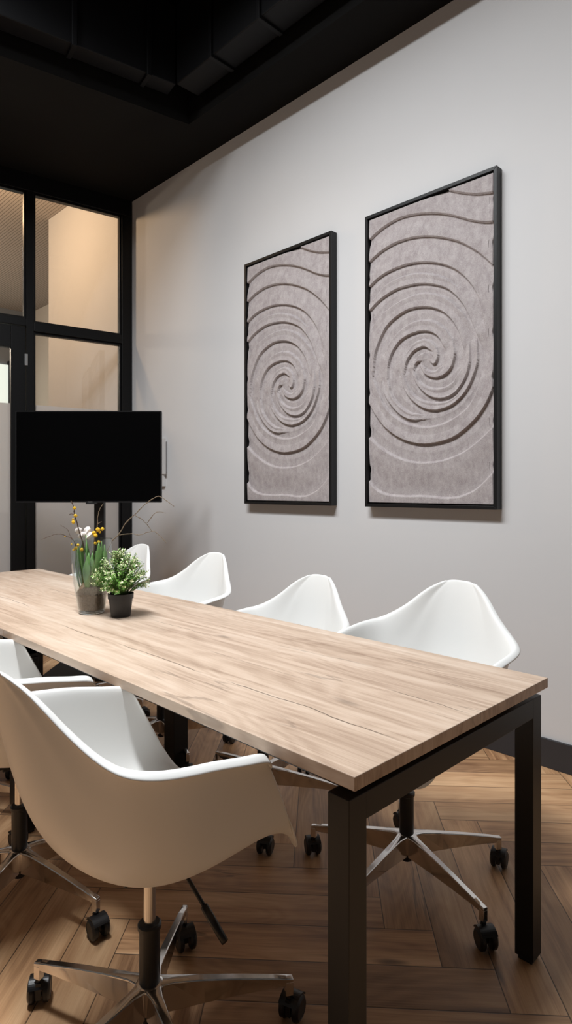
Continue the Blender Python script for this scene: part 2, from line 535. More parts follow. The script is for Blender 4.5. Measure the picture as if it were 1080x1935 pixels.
o = Vector((2.257, 3.268, 0))
duct('ceiling_duct', (o.x, o.y), (o.x+EY.x*3.6, o.y+EY.y*3.6), 0.125, 3.80, 4.30, -1, 'black duct running along the recess edge nearest the glass wall', 0.45, 0.18)
duct('ceiling_duct', (o.x, o.y-0.005), (o.x, -1.6), 0.17, 3.80, 4.30, 1, 'black duct running along the recess edge nearest the picture wall', 0.42, 0.36)
i0 = Vector((o.x-0.62, o.y-0.62, 0))
duct('ceiling_duct', (i0.x, i0.y), (i0.x+EY.x*2.9, i0.y+EY.y*2.9), 0.36, 4.12, 4.45, 1, 'upper black duct set further inside the recess, parallel to the glass wall', 0.7)
for k, (off, z) in enumerate(((0.50, 4.30), (0.54, 4.36))):
    bm = bmesh.new()
    s = Vector((o.x, o.y, 0))+Vector((-0.1793, -0.9838, 0))*off
    add_tube(bm, [(s.x-0.5, s.y+0.09, z), (s.x+EY.x*3.4, s.y+EY.y*3.4, z)], 0.013, 10)
    t = link_bm('ceiling_pipe', bm, M_duct, smooth=True)
    setp(t, ['lower thin black pipe beside the duct in the ceiling recess', 'upper thin black pipe beside the duct in the ceiling recess'][k], 'pipe', 'thin ceiling pipes')

# glass wall ------------------------------------------------------
GM = Matrix(((ES.x, EN.x, 0, CX), (ES.y, EN.y, 0, CY), (0, 0, 1, 0), (0, 0, 0, 1)))   # (s, n, z) -> world


def gbox(bm, s0, s1, n0, n1, z0, z1): add_box(bm, s0, s1, n0, n1, z0, z1, GM)


def gpart(name, boxes, mat, parent=None, bev=0.0):
    bm = bmesh.new()
    for b in boxes: gbox(bm, *b)
    o = link_bm(name, bm, mat, parent)
    if bev: bevel_mod(o, bev)
    return o


ROOM0, ROOM1 = -0.06, 0.03
SEND = 4.70
structure(gpart('trim_1', [(0, SEND, -0.08, 0.0, ZC+0.10, 4.62)], M_ceil))                                    # bulkhead over the glass
structure(gpart('trim_2', [(0.0, SEND, ROOM0, ROOM1, 3.565, ZC), (0.0, 0.088, ROOM0, ROOM1, 0, 3.565),
                           (0.792, 0.846, ROOM0, ROOM1, 0, 3.565), (0.088, 0.792, ROOM0, ROOM1, 2.478, 2.548),
                           (0.846, SEND, ROOM0, ROOM1, 2.512, 2.572), (0.088, 0.792, ROOM0, ROOM1, 0, 0.10),
                           (1.79, 1.86, ROOM0, ROOM1, 0, 3.565), (3.2, 3.27, ROOM0, ROOM1, 0, 3.565),
                           (1.86, SEND, ROOM0, ROOM1, 0, 0.10)], M_frame, bev=0.003))
panes = [(0.088, 0.792, 2.548, 3.565), (0.088, 0.792, 0.10, 2.478), (0.846, 1.79, 2.572, 3.565),
         (1.86, 3.2, 0.10, 2.512), (1.86, 3.2, 2.572, 3.565), (3.27, SEND, 0.10, 2.512), (3.27, SEND, 2.572, 3.565)]
for k, (s0, s1, z0, z1) in enumerate(panes):
    w_ = structure(gpart('window_%d' % (k+1), [(s0, s1, -0.018, -0.012, z0, z1)], M_glass))
    bd = 0.016
    fr = gpart('glazing_bead', [(s0, s0+bd, -0.035, 0.012, z0, z1), (s1-bd, s1, -0.035, 0.012, z0, z1),
                                (s0+bd, s1-bd, -0.035, 0.012, z0, z0+bd), (s0+bd, s1-bd, -0.035, 0.012, z1-bd, z1)], M_frame, w_, 0.002)
    if z0 < 1:
        gpart('frosted_film', [(s0+bd, s1-bd, -0.0105, -0.0095, z0+bd, 1.908)], M_frost, w_)
door = structure(gpart('door_1', [(0.852, 0.955, -0.035, 0.018, 0.006, 2.506), (1.69, 1.785, -0.035, 0.018, 0.006, 2.506),
                                  (0.955, 1.69, -0.035, 0.018, 2.335, 2.506), (0.955, 1.69, -0.035, 0.018, 0.006, 0.14)], M_frame, bev=0.003))
gpart('door_pane', [(0.955, 1.69, -0.012, -0.006, 0.14, 2.335)], M_glass, door)
gpart('door_film', [(0.958, 1.687, -0.0045, -0.0035, 0.143, 1.908)], M_frost, door)
for z in (2.25, 1.20, 0.30):
    gpart('hinge', [(0.838, 0.860, 0.018, 0.036, z-0.045, z+0.045)], M_steel, door, 0.002)
gpart('door_handle', [(1.735, 1.755, 0.018, 0.06, 0.95, 1.25)], M_steel, door, 0.003)

# corridor beyond the glass
structure(gpart('added_low_block', [(0.05, 1.2, -0.55, -0.45, 0.0, 0.80)], M_dim))  # low stand-in block added behind the film to darken its lower part
structure(box_obj('wall_far', (-3.9, 4.05, 9.9, 10.0, 0, 4.2), M_dim))
structure(box_obj('wall_corridor', (4.05, 4.15, 6.33, 9.9, 0, 4.2), M_beige))
structure(box_obj('wall_return', (WX+0.02, 4.15, 6.28, 6.33, 0, 4.2), M_beige))
structure(box_obj('wall_corridor_side', (-4.0, -3.9, 5.2, 10.0, 0, 4.2), M_beige))


def ribbed():
    m, nt, b = mat_new('ribbed_acoustic_ceiling')
    tc = nt.nodes.new('ShaderNodeTexCoord'); sp = nt.nodes.new('ShaderNodeSeparateXYZ')
    nt.links.new(tc.outputs['Object'], sp.inputs[0])
    s = math_n(nt, 'FRACT', math_n(nt, 'MULTIPLY', sp.outputs[0], 1/0.032))
    g = maprange(nt, math_n(nt, 'ABSOLUTE', math_n(nt, 'SUBTRACT', s, 0.5)), 0.30, 0.42)
    col = mix_n(nt, g, (0.42, 0.37, 0.33), (0.27, 0.235, 0.205))
    nt.links.new(col, b.inputs['Base Color']); b.inputs['Roughness'].default_value = 0.8
    bp = nt.nodes.new('ShaderNodeBump'); bp.inputs['Strength'].default_value = 0.6; bp.inputs['Distance'].default_value = 0.01; bp.invert = True
    nt.links.new(g, bp.inputs['Height']); nt.links.new(bp.outputs['Normal'], b.inputs['Normal'])
    return m


bm = bmesh.new()
poly_prism(bm, [gw(-1.35, -0.09), gw(6.9, -0.09), (-3.95, 9.95), (4.1, 9.95)], 4.06, 4.14)
structure(link_bm('ceiling_corridor', bm, ribbed()))
structure(box_obj('floor_corridor', (-3.95, 4.1, 5.6, 9.95, -0.03, -0.002), simple('corridor_floor', (0.16, 0.15, 0.15), 0.5)))
m, nt, b = mat_new('daylight_pane')
b.inputs['Base Color'].default_value = (0.8, 0.85, 0.82, 1)
b.inputs['Emission Color'].default_value = (0.88, 1.0, 0.93, 1); b.inputs['Emission Strength'].default_value = 0.75
dw = structure(box_obj('window_8', (2.60, 3.70, 9.86, 9.90, 0.9, 3.18), m))
for x in (2.54, 3.70):
    box_obj('window_frame', (x, x+0.06, 9.82, 9.90, 0.84, 3.24), M_frame, dw)

# wall panel beside the screen
root = empty('wall_panel', (WX, 4.25, 1.27)); setp(root, 'thin pale upright wall panel peeking out right of the big black screen', 'panel')
box_obj('front_plate', (-0.030, -0.022, -0.114, 0.11, 0.095, 0.38), M_panel, root, 0.0015)
box_obj('rear_plate', (-0.022, 0.0, -0.080, 0.11, 0.0, 0.38), M_panel, root, 0.0015)

# ------------------------------------------------------------------ table
TX0, TX1, TY0, TY1, TZ = 0.835, 1.640, 0.675, 3.862, 0.745
table = empty('meeting_table', ((TX0+TX1)/2, (TY0+TY1)/2, 0))
setp(table, 'long pale oak meeting table on square black steel legs', 'table')
ox, oy = table.location.x, table.location.y


def tbox(name, x0, x1, y0, y1, z0, z1, mat, parent=None, bev=0.0015):
    o = box_obj(name, (x0-ox, x1-ox, y0-oy, y1-oy, z0, z1), mat, parent or table, bev)
    return o


YM = (TY0+TY1)/2
tbox('tabletop', TX0, TX1, TY0, YM-0.0008, TZ-0.026, TZ, M_table)
tbox('tabletop', TX0, TX1, YM+0.0008, TY1, TZ-0.026, TZ, M_table)
FZ = 0.697
LX0, LX1 = TX0+0.004, TX1-0.004
lw = 0.050
for (y0, w, full) in ((TY0+0.016, lw, True), (YM-0.033, 0.066, False), (TY1-0.016-lw, lw, True)):
    for x0 in ((LX0, LX1-w) if full else (LX0+0.035, LX1-w-0.035)):
        top = FZ
        lg = tbox('leg', x0, x0+w, y0, y0+w, 0.012, top, M_black)
        ft = tbox('leg_foot', x0+0.006, x0+w-0.006, y0+0.006, y0+w-0.006, 0.0, 0.013, M_bplast, lg)
        if not full:
            tbox('cable_cover', x0-0.004, x0+w+0.004, y0-0.004, y0+w+0.004, 0.10, FZ-0.06, M_black, lg)
    if full:
        tbox('end_beam', LX0+w-0.0015, LX1-w+0.0015, y0, y0+w, FZ-lw, FZ, M_black)
    else:
        tbox('end_beam', LX0+0.06, LX1-0.06, y0, y0+w, FZ-lw, FZ-0.001, M_black)
for x0 in (LX0+0.10, LX1-0.14):
    tbox('side_rail', x0, x0+0.04, TY0+0.07, TY1-0.07, FZ-0.045, FZ, M_black)
for y0 in (TY0+0.07, YM-0.05, YM+0.02, TY1-0.10):
    tbox('top_spacer', LX0+0.06, LX1-0.06, y0, y0+0.03, FZ, TZ-0.026, M_bplast)

# ------------------------------------------------------------------ chairs
# lengthwise guide curves of the shell, from the seat's centre line (C0) out to the rolled rim (C5)
C0 = [(.284,0,.026),(.262,0,.046),(.20,0,.040),(.11,0,.016),(0,0,0),(-.10,0,.004),(-.18,0,.035),(-.24,0,.11),(-.28,0,.22),(-.306,0,.335),(-.324,0,.425),(-.336,0,.470)]
C1 = [(.278,.12,.012),(.258,.12,.040),(.19,.125,.036),(.105,.13,.020),(0,.13,.008),(-.095,.13,.014),(-.17,.122,.05),(-.225,.105,.122),(-.268,.082,.228),(-.298,.064,.34),(-.320,.047,.425),(-.336,.024,.4695)]
C2 = [(.248,.213,-.020),(.225,.216,.026),(.165,.22,.054),(.085,.222,.052),(-.005,.222,.048),(-.09,.218,.06),(-.155,.205,.10),(-.20,.170,.165),(-.248,.130,.252),(-.284,.100,.352),(-.312,.073,.423),(-.335,.036,.468)]
C3 = [(.210,.253,.036),(.185,.254,.097),(.12,.259,.125),(.045,.262,.135),(-.04,.262,.135),(-.105,.258,.15),(-.160,.238,.18),(-.204,.197,.225),(-.247,.153,.292),(-.281,.117,.368),(-.310,.085,.424),(-.333,.045,.466)]
C4 = [(.118,.262,.236),(.092,.272,.262),(.035,.278,.273),(-.035,.281,.286),(-.095,.282,.293),(-.150,.274,.301),(-.196,.246,.312),(-.226,.207,.335),(-.254,.162,.371),(-.280,.126,.410),(-.304,.092,.440),(-.330,.052,.464)]
C5 = [(.112,.283,.232),(.090,.297,.255),(.03,.303,.268),(-.04,.307,.282),(-.10,.308,.290),(-.160,.299,.298),(-.208,.270,.309),(-.239,.228,.333),(-.267,.179,.370),(-.292,.139,.409),(-.312,.102,.439),(-.334,.060,.461)]


def shell_mesh():
    curves = [crom(c, 4) for c in (C0, C1, C2, C3, C4, C5)]
    rows = []
    nt_ = len(curves[0])
    for j in range(nt_):
        half = crom([c[j] for c in curves], 4)
        left = half[1:].copy(); left[:, 1] *= -1
        rows.append(np.vstack([left[::-1], half]))
    A = np.array(rows); R, N, _ = A.shape
    for _k in range(9):                             # ease out the guide curves
        B = A.copy()
        B[1:-1, 1:-1] = 0.5*A[1:-1, 1:-1]+0.125*(A[:-2, 1:-1]+A[2:, 1:-1]+A[1:-1, :-2]+A[1:-1, 2:])
        B[0, 1:-1] = 0.5*A[0, 1:-1]+0.25*(A[0, :-2]+A[0, 2:]); B[-1, 1:-1] = 0.5*A[-1, 1:-1]+0.25*(A[-1, :-2]+A[-1, 2:])
        if _k < 6:
            for e in (0, -1): B[1:-1, e] = 0.5*A[1:-1, e]+0.25*(A[:-2, e]+A[2:, e])
        if _k >= 2:
            B[:, :5] = A[:, :5]; B[:, -5:] = A[:, -5:]
        A = B
    verts = A.reshape(-1, 3).tolist()
    faces = [(r*N+k, r*N+k+1, (r+1)*N+k+1, (r+1)*N+k) for r in range(R-1) for k in range(N-1)]
    me = bpy.data.meshes.new('seat_shell'); me.from_pydata(verts, [], faces)
    me.materials.append(M_white)
    for p in me.polygons: p.use_smooth = True
    return me


def wheel_bm(side):
    bm = bmesh.new()
    M = Matrix.Rotation(math.pi/2, 4, 'X')
    prof = [(0.004, -0.008), (0.024, -0.008), (0.0285, -0.004), (0.0285, 0.004), (0.024, 0.008), (0.021, 0.0095), (0.020, 0.0085), (0.004, 0.0085)]
    if side > 0: prof = [(r, -z) for r, z in prof][::-1]
    add_lathe(bm, prof, 28, Matrix.Translation((0, side*0.0165, 0.0285)) @ M)
    return bm


def make_chair():
    root = empty('shell_chair', (0, 0, 0))
    o = bpy.data.objects.new('seat_shell', shell_mesh()); COL.objects.link(o); o.parent = root
    o.location = (0, 0, 0.45)
    s = o.modifiers.new('thick', 'SOLIDIFY'); s.thickness = 0.006; s.offset = 0
    u = o.modifiers.new('sub', 'SUBSURF'); u.levels = 1; u.render_levels = 1
    bm = bmesh.new()
    add_box(bm, -0.10, 0.10, -0.075, 0.075, 0.436, 0.449)
    add_box(bm, -0.065, 0.075, -0.045, 0.045, 0.415, 0.438)
    add_lathe(bm, [(0.026, 0.398), (0.030, 0.418)], 24)
    bevel_mod(link_bm('seat_mount', bm, M_bplast, root), 0.004)
    bm = bmesh.new()
    add_tube(bm, [(0.03, -0.03, 0.427), (0.03, -0.10, 0.420), (0.03, -0.17, 0.385)], 0.0045, 10)
    add_tube(bm, [(0.03, -0.165, 0.3875), (0.03, -0.19, 0.375), (0.03, -0.235, 0.352)], [0.008, 0.0085, 0.0075], 12)
    link_bm('height_lever', bm, M_bplast, root, True)
    bm = bmesh.new(); add_lathe(bm, [(0.0135, 0.17), (0.0135, 0.412)], 28); autosmooth(link_bm('gas_cylinder', bm, M_chrome, root))
    bm = bmesh.new(); add_lathe(bm, [(0.0225, 0.148), (0.0225, 0.272), (0.0260, 0.274), (0.0260, 0.282), (0.022, 0.286), (0.014, 0.286)], 32)
    autosmooth(link_bm('column_sleeve', bm, M_bplast, root))
    bm = bmesh.new(); add_lathe(bm, [(0.026, 0.094), (0.030, 0.098), (0.033, 0.142), (0.033, 0.150), (0.028, 0.154), (0.010, 0.154)], 32)
    autosmooth(link_bm('hub', bm, M_alu, root))
    bm = bmesh.new(); add_lathe(bm, [(0.012, 0.066), (0.0175, 0.070), (0.0185, 0.096)], 24); autosmooth(link_bm('hub_cap', bm, M_bplast, root))
    Rr = 0.318
    for k in range(5):
        a = 2*math.pi*k/5
        M = Matrix.Rotation(a, 4, 'Z')
        bm = bmesh.new()
        # tapered arm: flat flange on top, recessed web below
        st = [(0.024, .154, .088, .018, .0150), (0.05, .152, .086, .0125, .0108), (0.12, .142, .088, .0100, .0086), (0.20, .129, .090, .0090, .0078), (0.28, .114, .090, .0084, .0074),
              (Rr-0.008, .108, .089, .0082, .0074), (Rr+0.008, .105, .070, .0082, .0076)]
        rings = []
        for (r, zt, zb, wt, wb) in st:
            sec = [(wt*0.8, zt), (wt, zt-0.002), (wt, zt-0.0045), (wb, zt-0.0065), (wb*1.05, zb+0.002), (wb*0.8, zb)]
            sec = sec+[(-y, z) for y, z in sec[::-1]]
            rings.append([bm.verts.new(M @ Vector((r, y, z))) for y, z in sec])
        n = len(rings[0])
        for i in range(len(rings)-1):
            for q in range(n):
                bm.faces.new((rings[i][q], rings[i][(q+1) % n], rings[i+1][(q+1) % n], rings[i+1][q]))
        bm.faces.new(rings[0][::-1]); bm.faces.new(rings[-1])
        # post for the caster at the tip
        add_box(bm, Rr-0.010, Rr+0.0085, -0.0078, 0.0078, 0.066, 0.098, M)
        o = link_bm('base_arm', bm, M_alu, root); bevel_mod(o, 0.0012, 2, 50); autosmooth(o, 35)
        # caster
        bm = bmesh.new()
        add_tube(bm, [(0, 0, 0.05), (0, 0, 0.075)], 0.0075, 12)
        ns = 14
        for i in range(ns):      # hood over the wheels
            t0 = math.radians(32+i*112/ns); t1 = math.radians(32+(i+1)*112/ns)
            q = []
            for t in (t0, t1):
                for rr in (0.0295, 0.0325):
                    for y in (-0.0225, 0.0225):
                        q.append(bm.verts.new((-0.014+rr*math.cos(t), y, 0.0285+rr*math.sin(t))))
            for f in ((0, 1, 5, 4), (2, 6, 7, 3), (0, 4, 6, 2), (1, 3, 7, 5)):
                bm.faces.new([q[x] for x in f])
        add_box(bm, -0.020, 0.010, -0.006, 0.006, 0.018, 0.058)
        c = link_bm('caster', bm, M_bplast, root, False)
        c.location = M @ Vector((Rr, 0, 0)); c.rotation_euler = (0, 0, a+[0.5, 2.2, 1.2, 2.8, 4.0][k])
        for sd in (-1, 1):
            w = autosmooth(link_bm('wheel', wheel_bm(sd), M_bplast, c), 30)
            w.location = (-0.014, 0, 0)
    return root


CH = [  # x, y, facing, base turn, seat lift, label
    (0.749, 1.185, -2.0, 40.8, 0.000, 'nearest white shell armchair, in the lower left before the table edge'),
    (0.748, 1.905, -2.0, 70.6, 0.000, 'white shell armchair just behind the nearest one, cut off by the left edge'),
    (0.750, 2.620, 0.0, 20.0, 0.0, 'farthest white shell armchair on the left side, only its arm showing at the picture edge'),
    (1.655, 1.128, 180, 38.5, 0.0, 'white shell armchair at the table end closest to the right black leg'),
    (1.655, 1.800, 180, 13.5, -0.045, 'white shell armchair second from the right along the picture wall'),
    (1.655, 2.515, 180, 40.7, 0.0, 'white shell armchair on the wall side just right of the small potted plant'),
    (1.655, 3.215, 180, 10.0, 0.0, 'white shell armchair half hidden behind the small potted plant'),
]
proto = make_chair()
for i, (x, y, fc, bt, lift, lab) in enumerate(CH):
    c = copy_thing(proto) if i < len(CH)-1 else proto
    c.location = (x, y, 0); c.rotation_euler = (0, 0, math.radians(fc))
    setp(c, lab, 'chair', 'white shell chairs around the meeting table')
    turn = math.radians(bt-fc)
    for ch in c.children:
        nm = ch.name.split('.')[0]
        if nm in ('seat_shell', 'seat_mount', 'height_lever', 'gas_cylinder'):
            ch.location.z += lift
        elif nm in ('hub', 'base_arm', 'caster', 'hub_cap', 'column_sleeve'):
            ch.location = Matrix.Rotation(turn, 3, 'Z') @ ch.location
            ch.rotation_euler.z += turn

# ------------------------------------------------------------------ framed relief pictures
DARK = [
  [(115,790),(195,747),(280,712),(372,689)],
  [(-370,671),(-284,711),(-179,732),(-80,726),(16,703),(107,670),(181,633),(252,593),(321,564),(372,551)],
  [(-374,547),(-284,589),(-179,610),(-80,606),(16,585),(107,550),(195,503),(280,437),(334,382),(372,337)],
  [(-374,408),(-301,449),(-214,470),(-112,475),(-16,461),(77,430),(152,388),(210,337),(259,274),(294,202),(314,110)],
  [(-370,277),(-284,329),(-179,360),(-80,360),(0,347),(92,310),(152,266),(210,195),(252,109),(280,40)],
  [(-337,-53),(-328,26),(-301,94),(-248,171),(-179,214),(-104,236),(-23,232),(47,211),(107,174),(152,125),(188,60),(206,-5)],
  [(-240,-110),(-235,-32),(-205,35),(-154,83),(-88,105),(-16,107),(39,87),(77,53),(98,10)],
  [(-133,-95),(-121,-41),(-88,2),(-47,23),(-8,24),(24,2)],
  [(-72,-90),(-67,-63),(-51,-48),(-35,-47)],
  [(28,-63),(43,-73),(58,-64),(70,-29),(62,6)],
  [(-31,-82),(-8,-116),(24,-135),(62,-143),(107,-134),(145,-100),(163,-37),(156,10)],
  [(-84,-109),(-55,-164),(-8,-214),(39,-241),(92,-251),(145,-241),(188,-210),(224,-156),(242,-94),(244,-30)],
  [(-154,-107),(-137,-172),(-96,-232),(-39,-279),(24,-304),(85,-306),(152,-288),(210,-245),(252,-185),(283,-100),(283,-24)],
  [(-275,-141),(-257,-201),(-205,-270),(-146,-321),(-88,-345),(-19,-350)],
  [(-374,-217),(-319,-303),(-248,-381),(-162,-436),(-80,-465),(0,-476),(92,-468),(174,-443),(259,-384),(321,-314),(361,-236),(378,-170)],
]
PALE = [
  [(-337,341),(-266,397),(-179,419),(-80,420),(0,402),(92,362),(166,298)],
  [(-319,206),(-248,264),(-146,299),(-47,307),(31,292),(122,247),(195,172),(238,99)],
  [(-257,29),(-214,100),(-154,143),(-80,167),(-8,165),(55,142),(100,106),(137,53)],
  [(-129,-19),(-104,33),(-63,60),(-8,65),(39,40),(62,-1)],
  [(-72,-42),(-47,-11),(-8,-7)],
  [(-16,-77),(16,-100),(47,-106),(85,-91)],
  [(-72,-97),(-47,-141),(0,-178),(55,-196),(107,-194),(152,-173),(188,-132)],
  [(-133,-123),(-104,-183),(-55,-229),(0,-256),(62,-267),(122,-265),(181,-235),(224,-188)],
  [(-235,-124),(-214,-198),(-162,-260),(-104,-301),(-27,-325)],
  [(-333,-112),(-301,-181),(-248,-266),(-179,-326),(-96,-367),(-8,-385),(77,-380),(152,-356),(224,-311),(280,-240),(300,-179)],
  [(-370,-413),(-284,-479),(-179,-534),(-80,-562),(16,-568),(107,-558),(210,-523),(307,-458),(372,-399)],
  [(-370,-651),(-319,-703),(-248,-732),(-146,-741),(-16,-740),(92,-748),(181,-743),(266,-710),(334,-654),(372,-611)],
]
PWD, PHT, FD = 0.776, 1.610, 0.050       # picture outer size, frame depth


def relief_mesh():
    hw, hh = PWD/2-0.024, PHT/2-0.024
    nx, nz = 330, 700
    X, Z = np.meshgrid(np.linspace(-hw, hw, nx), np.linspace(-hh, hh, nz))
    REACH = 0.15
    dHi = np.full(X.shape, REACH); dLo = np.full(X.shape, REACH); dBev = np.full(X.shape, REACH)
    def edge_curve(curve, upward, soft=False):
        """step edge along the curve; the felt is high on its upper side when upward is set"""
        P = crom(np.array(curve)/1000.0, 4)
        if ((curve[len(curve)//2+1 if len(curve) > 2 else -1][0]-curve[len(curve)//2-1][0])) < 0: upward = not upward
        n = len(P)
        lo = P.min(0)-REACH; hi = P.max(0)+REACH
        ix = np.where((X[0] >= lo[0]) & (X[0] <= hi[0]))[0]; iz = np.where((Z[:, 0] >= lo[1]) & (Z[:, 0] <= hi[1]))[0]
        sl = (slice(iz[0], iz[-1]+1), slice(ix[0], ix[-1]+1))
        x = X[sl]; z = Z[sl]
        best = np.full(x.shape, 9.0); sgn = np.zeros(x.shape); prm = np.zeros(x.shape)
        for i in range(n-1):
            a, b = P[i], P[i+1]; d = b-a; L2 = (d*d).sum()
            t0 = ((x-a[0])*d[0]+(z-a[1])*d[1])/L2
            t = np.clip(t0, 0, 1)
            D = np.hypot(x-a[0]-t*d[0], z-a[1]-t*d[1])
            side = d[0]*(z-a[1])-d[1]*(x-a[0])
            mk = D < best-1e-9
            best = np.where(mk, D, best); sgn = np.where(mk, np.sign(side), sgn); prm = np.where(mk, (i+t0)/(n-1), prm)
        pen = np.zeros_like(prm)
        for e, pt in ((0, P[0]), (1, P[-1])):        # free ends fade into the felt
            if abs(pt[0]) < hw-0.03 and abs(pt[1]) < hh-0.03:
                q = prm if e == 0 else 1-prm
                pen = np.maximum(pen, np.clip(1-q/0.16, 0, None)*0.02)
        best = best+pen
        high = (sgn > 0) == upward
        dHi[sl] = np.where(high, np.minimum(dHi[sl], best), dHi[sl])
        if soft: dBev[sl] = np.where(high, np.minimum(dBev[sl], best), dBev[sl])
        dLo[sl] = np.where(~high, np.minimum(dLo[sl], best), dLo[sl])
    for cv in DARK: edge_curve(cv, True)
    for cv in PALE: edge_curve(cv, False, True)
    q = dLo/(dLo+dHi+1e-9)
    q = q*q*(3-2*q)
    rnd_edge = np.clip(dBev/0.010, 0, 1)               # edges that face up are rounded over
    H = 0.016*q*(0.12+0.88*np.sin(rnd_edge*np.pi/2))
    # side edges of the felt are cut in shallow scallops
    sc = 0.006*np.maximum(0, np.sin(Z*2*np.pi/0.21+0.6))**6
    Xd = X*(1-sc/hw*(np.abs(X) > hw-0.02))
    verts = np.stack([Xd.ravel(), -(0.029+H).ravel(), Z.ravel()], 1)
    idx = np.arange(nx*nz).reshape(nz, nx)
    F = np.stack([idx[:-1, :-1].ravel(), idx[:-1, 1:].ravel(), idx[1:, 1:].ravel(), idx[1:, :-1].ravel()], 1)
    # skirt back to the board
    ring = np.concatenate([idx[0, :], idx[1:, -1], idx[-1, -2::-1], idx[-2:0:-1, 0]])
    base = verts[ring].copy(); base[:, 1] = -0.006
    n0 = len(verts); m_ = len(ring)
    k = np.arange(m_)
    S = np.stack([ring[k], n0+k, n0+(k+1) % m_, ring[(k+1) % m_]], 1)
    V = np.vstack([verts, base]); FF = np.vstack([F, S])
    me = bpy.data.meshes.new('relief_panel')
    me.from_pydata(V.tolist(), [], FF.tolist())
    me.materials.append(M_felt)
    me.polygons.foreach_set('use_smooth', np.ones(len(FF), dtype=bool))
    me.update()
    return me


def make_picture(loc):
    # local: x runs right as seen from the room, -y faces the room
    root = empty('relief_picture', loc, -math.pi/2)
    bm = bmesh.new(); w, h, t = PWD/2, PHT/2, 0.017
    # mitred frame
    for (a, b) in (((-w, -h), (w, -h)), ((w, -h), (w, h)), ((w, h), (-w, h)), ((-w, h), (-w, -h))):
        def inn(p): return (p[0]-math.copysign(t, p[0]), p[1]-math.copysign(t, p[1]))
        q = [a, b, inn(b), inn(a)]
        f = [bm.verts.new((x, -FD, z)) for x, z in q]; g = [bm.verts.new((x, 0.0, z)) for x, z in q]
        bm.faces.new(f); bm.faces.new(g[::-1])
        for i in range(4): bm.faces.new((f[i], g[i], g[(i+1) % 4], f[(i+1) % 4]))
    bevel_mod(link_bm('picture_frame', bm, M_pic, root), 0.0012)
    box_obj('backing_board', (-w+t, w-t, -0.006, -0.001, -h+t, h-t), M_pic, root)
    o = bpy.data.objects.new('relief_panel', relief_mesh()); COL.objects.link(o); o.parent = root
    return root


pic = make_picture((WX-0.001, 1.751, 1.953))
setp(pic, 'tall black framed grey felt swirl relief on the wall, the right and larger looking one', 'picture', 'swirl relief pictures')
p2 = copy_thing(pic); p2.location = (WX-0.001, 2.774, 1.953)
p2['label'] = 'tall black framed grey felt swirl relief on the wall, the left one nearer the screen'

# ------------------------------------------------------------------ screen on its stand
CAMR = Vector((math.cos(YAW), math.sin(YAW), 0)); CAMF = Vector((-math.sin(YAW), math.cos(YAW), 0))
tvc = CAMR*(-1.305)+CAMF*4.10
tv = empty('television', (tvc.x, tvc.y, 1.157), YAW)
setp(tv, 'large black flat screen television mounted in front of the glass wall', 'television')
tw_, th_ = 0.964, 0.606
box_obj('screen', (-tw_/2+0.006, tw_/2-0.006, -0.004, 0.0, 0.010, th_-0.006), M_screen, tv)
bm = bmesh.new()
add_box(bm, -tw_/2, tw_/2, 0.0, 0.022, 0, th_); add_box(bm, -tw_/2+0.14, tw_/2-0.14, 0.022, 0.055, 0.06, th_-0.12)
bevel_mod(link_bm('back_housing', bm, M_tvbody, tv), 0.004)
bm = bmesh.new()
for b_ in ((-tw_/2, -tw_/2+0.006, 0.006, th_), (tw_/2-0.006, tw_/2, 0.006, th_), (-tw_/2+.006, tw_/2-.006, th_-0.006, th_), (-tw_/2, tw_/2, 0, 0.010)):
    add_box(bm, b_[0], b_[1], -0.006, 0.0, b_[2], b_[3])
link_bm('bezel', bm, M_tvbody, tv)
ch_ = box_obj('sensor_tab', (-0.02, 0.055, -0.005, 0.012, -0.010, 0.0), M_tvbody, tv, 0.003)
box_obj('logo', (-0.004, 0.026, -0.0068, -0.006, 0.0025, 0.0065), M_logo, tv)

sp_ = CAMR*(-1.262)+CAMF*4.20
st = empty('screen_stand', (sp_.x, sp_.y, 0), YAW)
setp(st, 'black upright column stand carrying the big screen', 'stand')
box_obj('column', (-0.033, 0.033, -0.02, 0.025, 0.03, 1.62), M_black, st, 0.003)
box_obj('mount_plate', (-0.25, 0.25, -0.044, -0.02, 1.30, 1.60), M_black, st, 0.002)
bm = bmesh.new(); add_box(bm, -0.33, 0.33, -0.20, 0.20, 0.0, 0.03); bevel_mod(link_bm('foot_plate', bm, M_black, st), 0.005)

# ------------------------------------------------------------------ glass vase, its contents and the potted plant
VX, VY = 1.200, 2.325
U = 0.002133                                            # metres per picture pixel at the vase


def vloc(px, py, d=0.0):                                # sketch of the twigs, laid out about the vase axis (right, up, depth)
    p = CAMR*((px-173)*U)+CAMF*d
    return (p.x, p.y, (1158-py)*U)


vase = empty('glass_vase', (VX, VY, TZ+0.0005))
setp(vase, 'tall clear glass vase with dark soil, leaves and twigs on the table', 'vase')
bm = bmesh.new()
outer = [(0.046, 0.0), (0.051, 0.006), (0.055, 0.03), (0.063, 0.08), (0.071, 0.13), (0.077, 0.19), (0.0785, 0.24), (0.078, 0.298)]
inner = [(0.0755, 0.298), (0.076, 0.24), (0.0745, 0.19), (0.0685, 0.13), (0.0605, 0.08), (0.0525, 0.03), (0.047, 0.014), (0.01, 0.013)]
oo = crom(outer, 4).tolist(); ii = crom(inner, 4).tolist()
add_lathe(bm, oo+ii, 56)
autosmooth(link_bm('vase_body', bm, M_vase, vase), 50)
bm = bmesh.new(); add_lathe(bm, [(0.0455, 0.0002), (0.049, 0.004), (0.049, 0.0075), (0.044, 0.010), (0.01, 0.010)], 56)
mg = simple('thick_base_glass', (0.9, 0.95, 0.95), 0.03); mg.node_tree.nodes['Principled BSDF'].inputs['Transmission Weight'].default_value = 1.0
autosmooth(link_bm('vase_base', bm, mg, vase), 50)

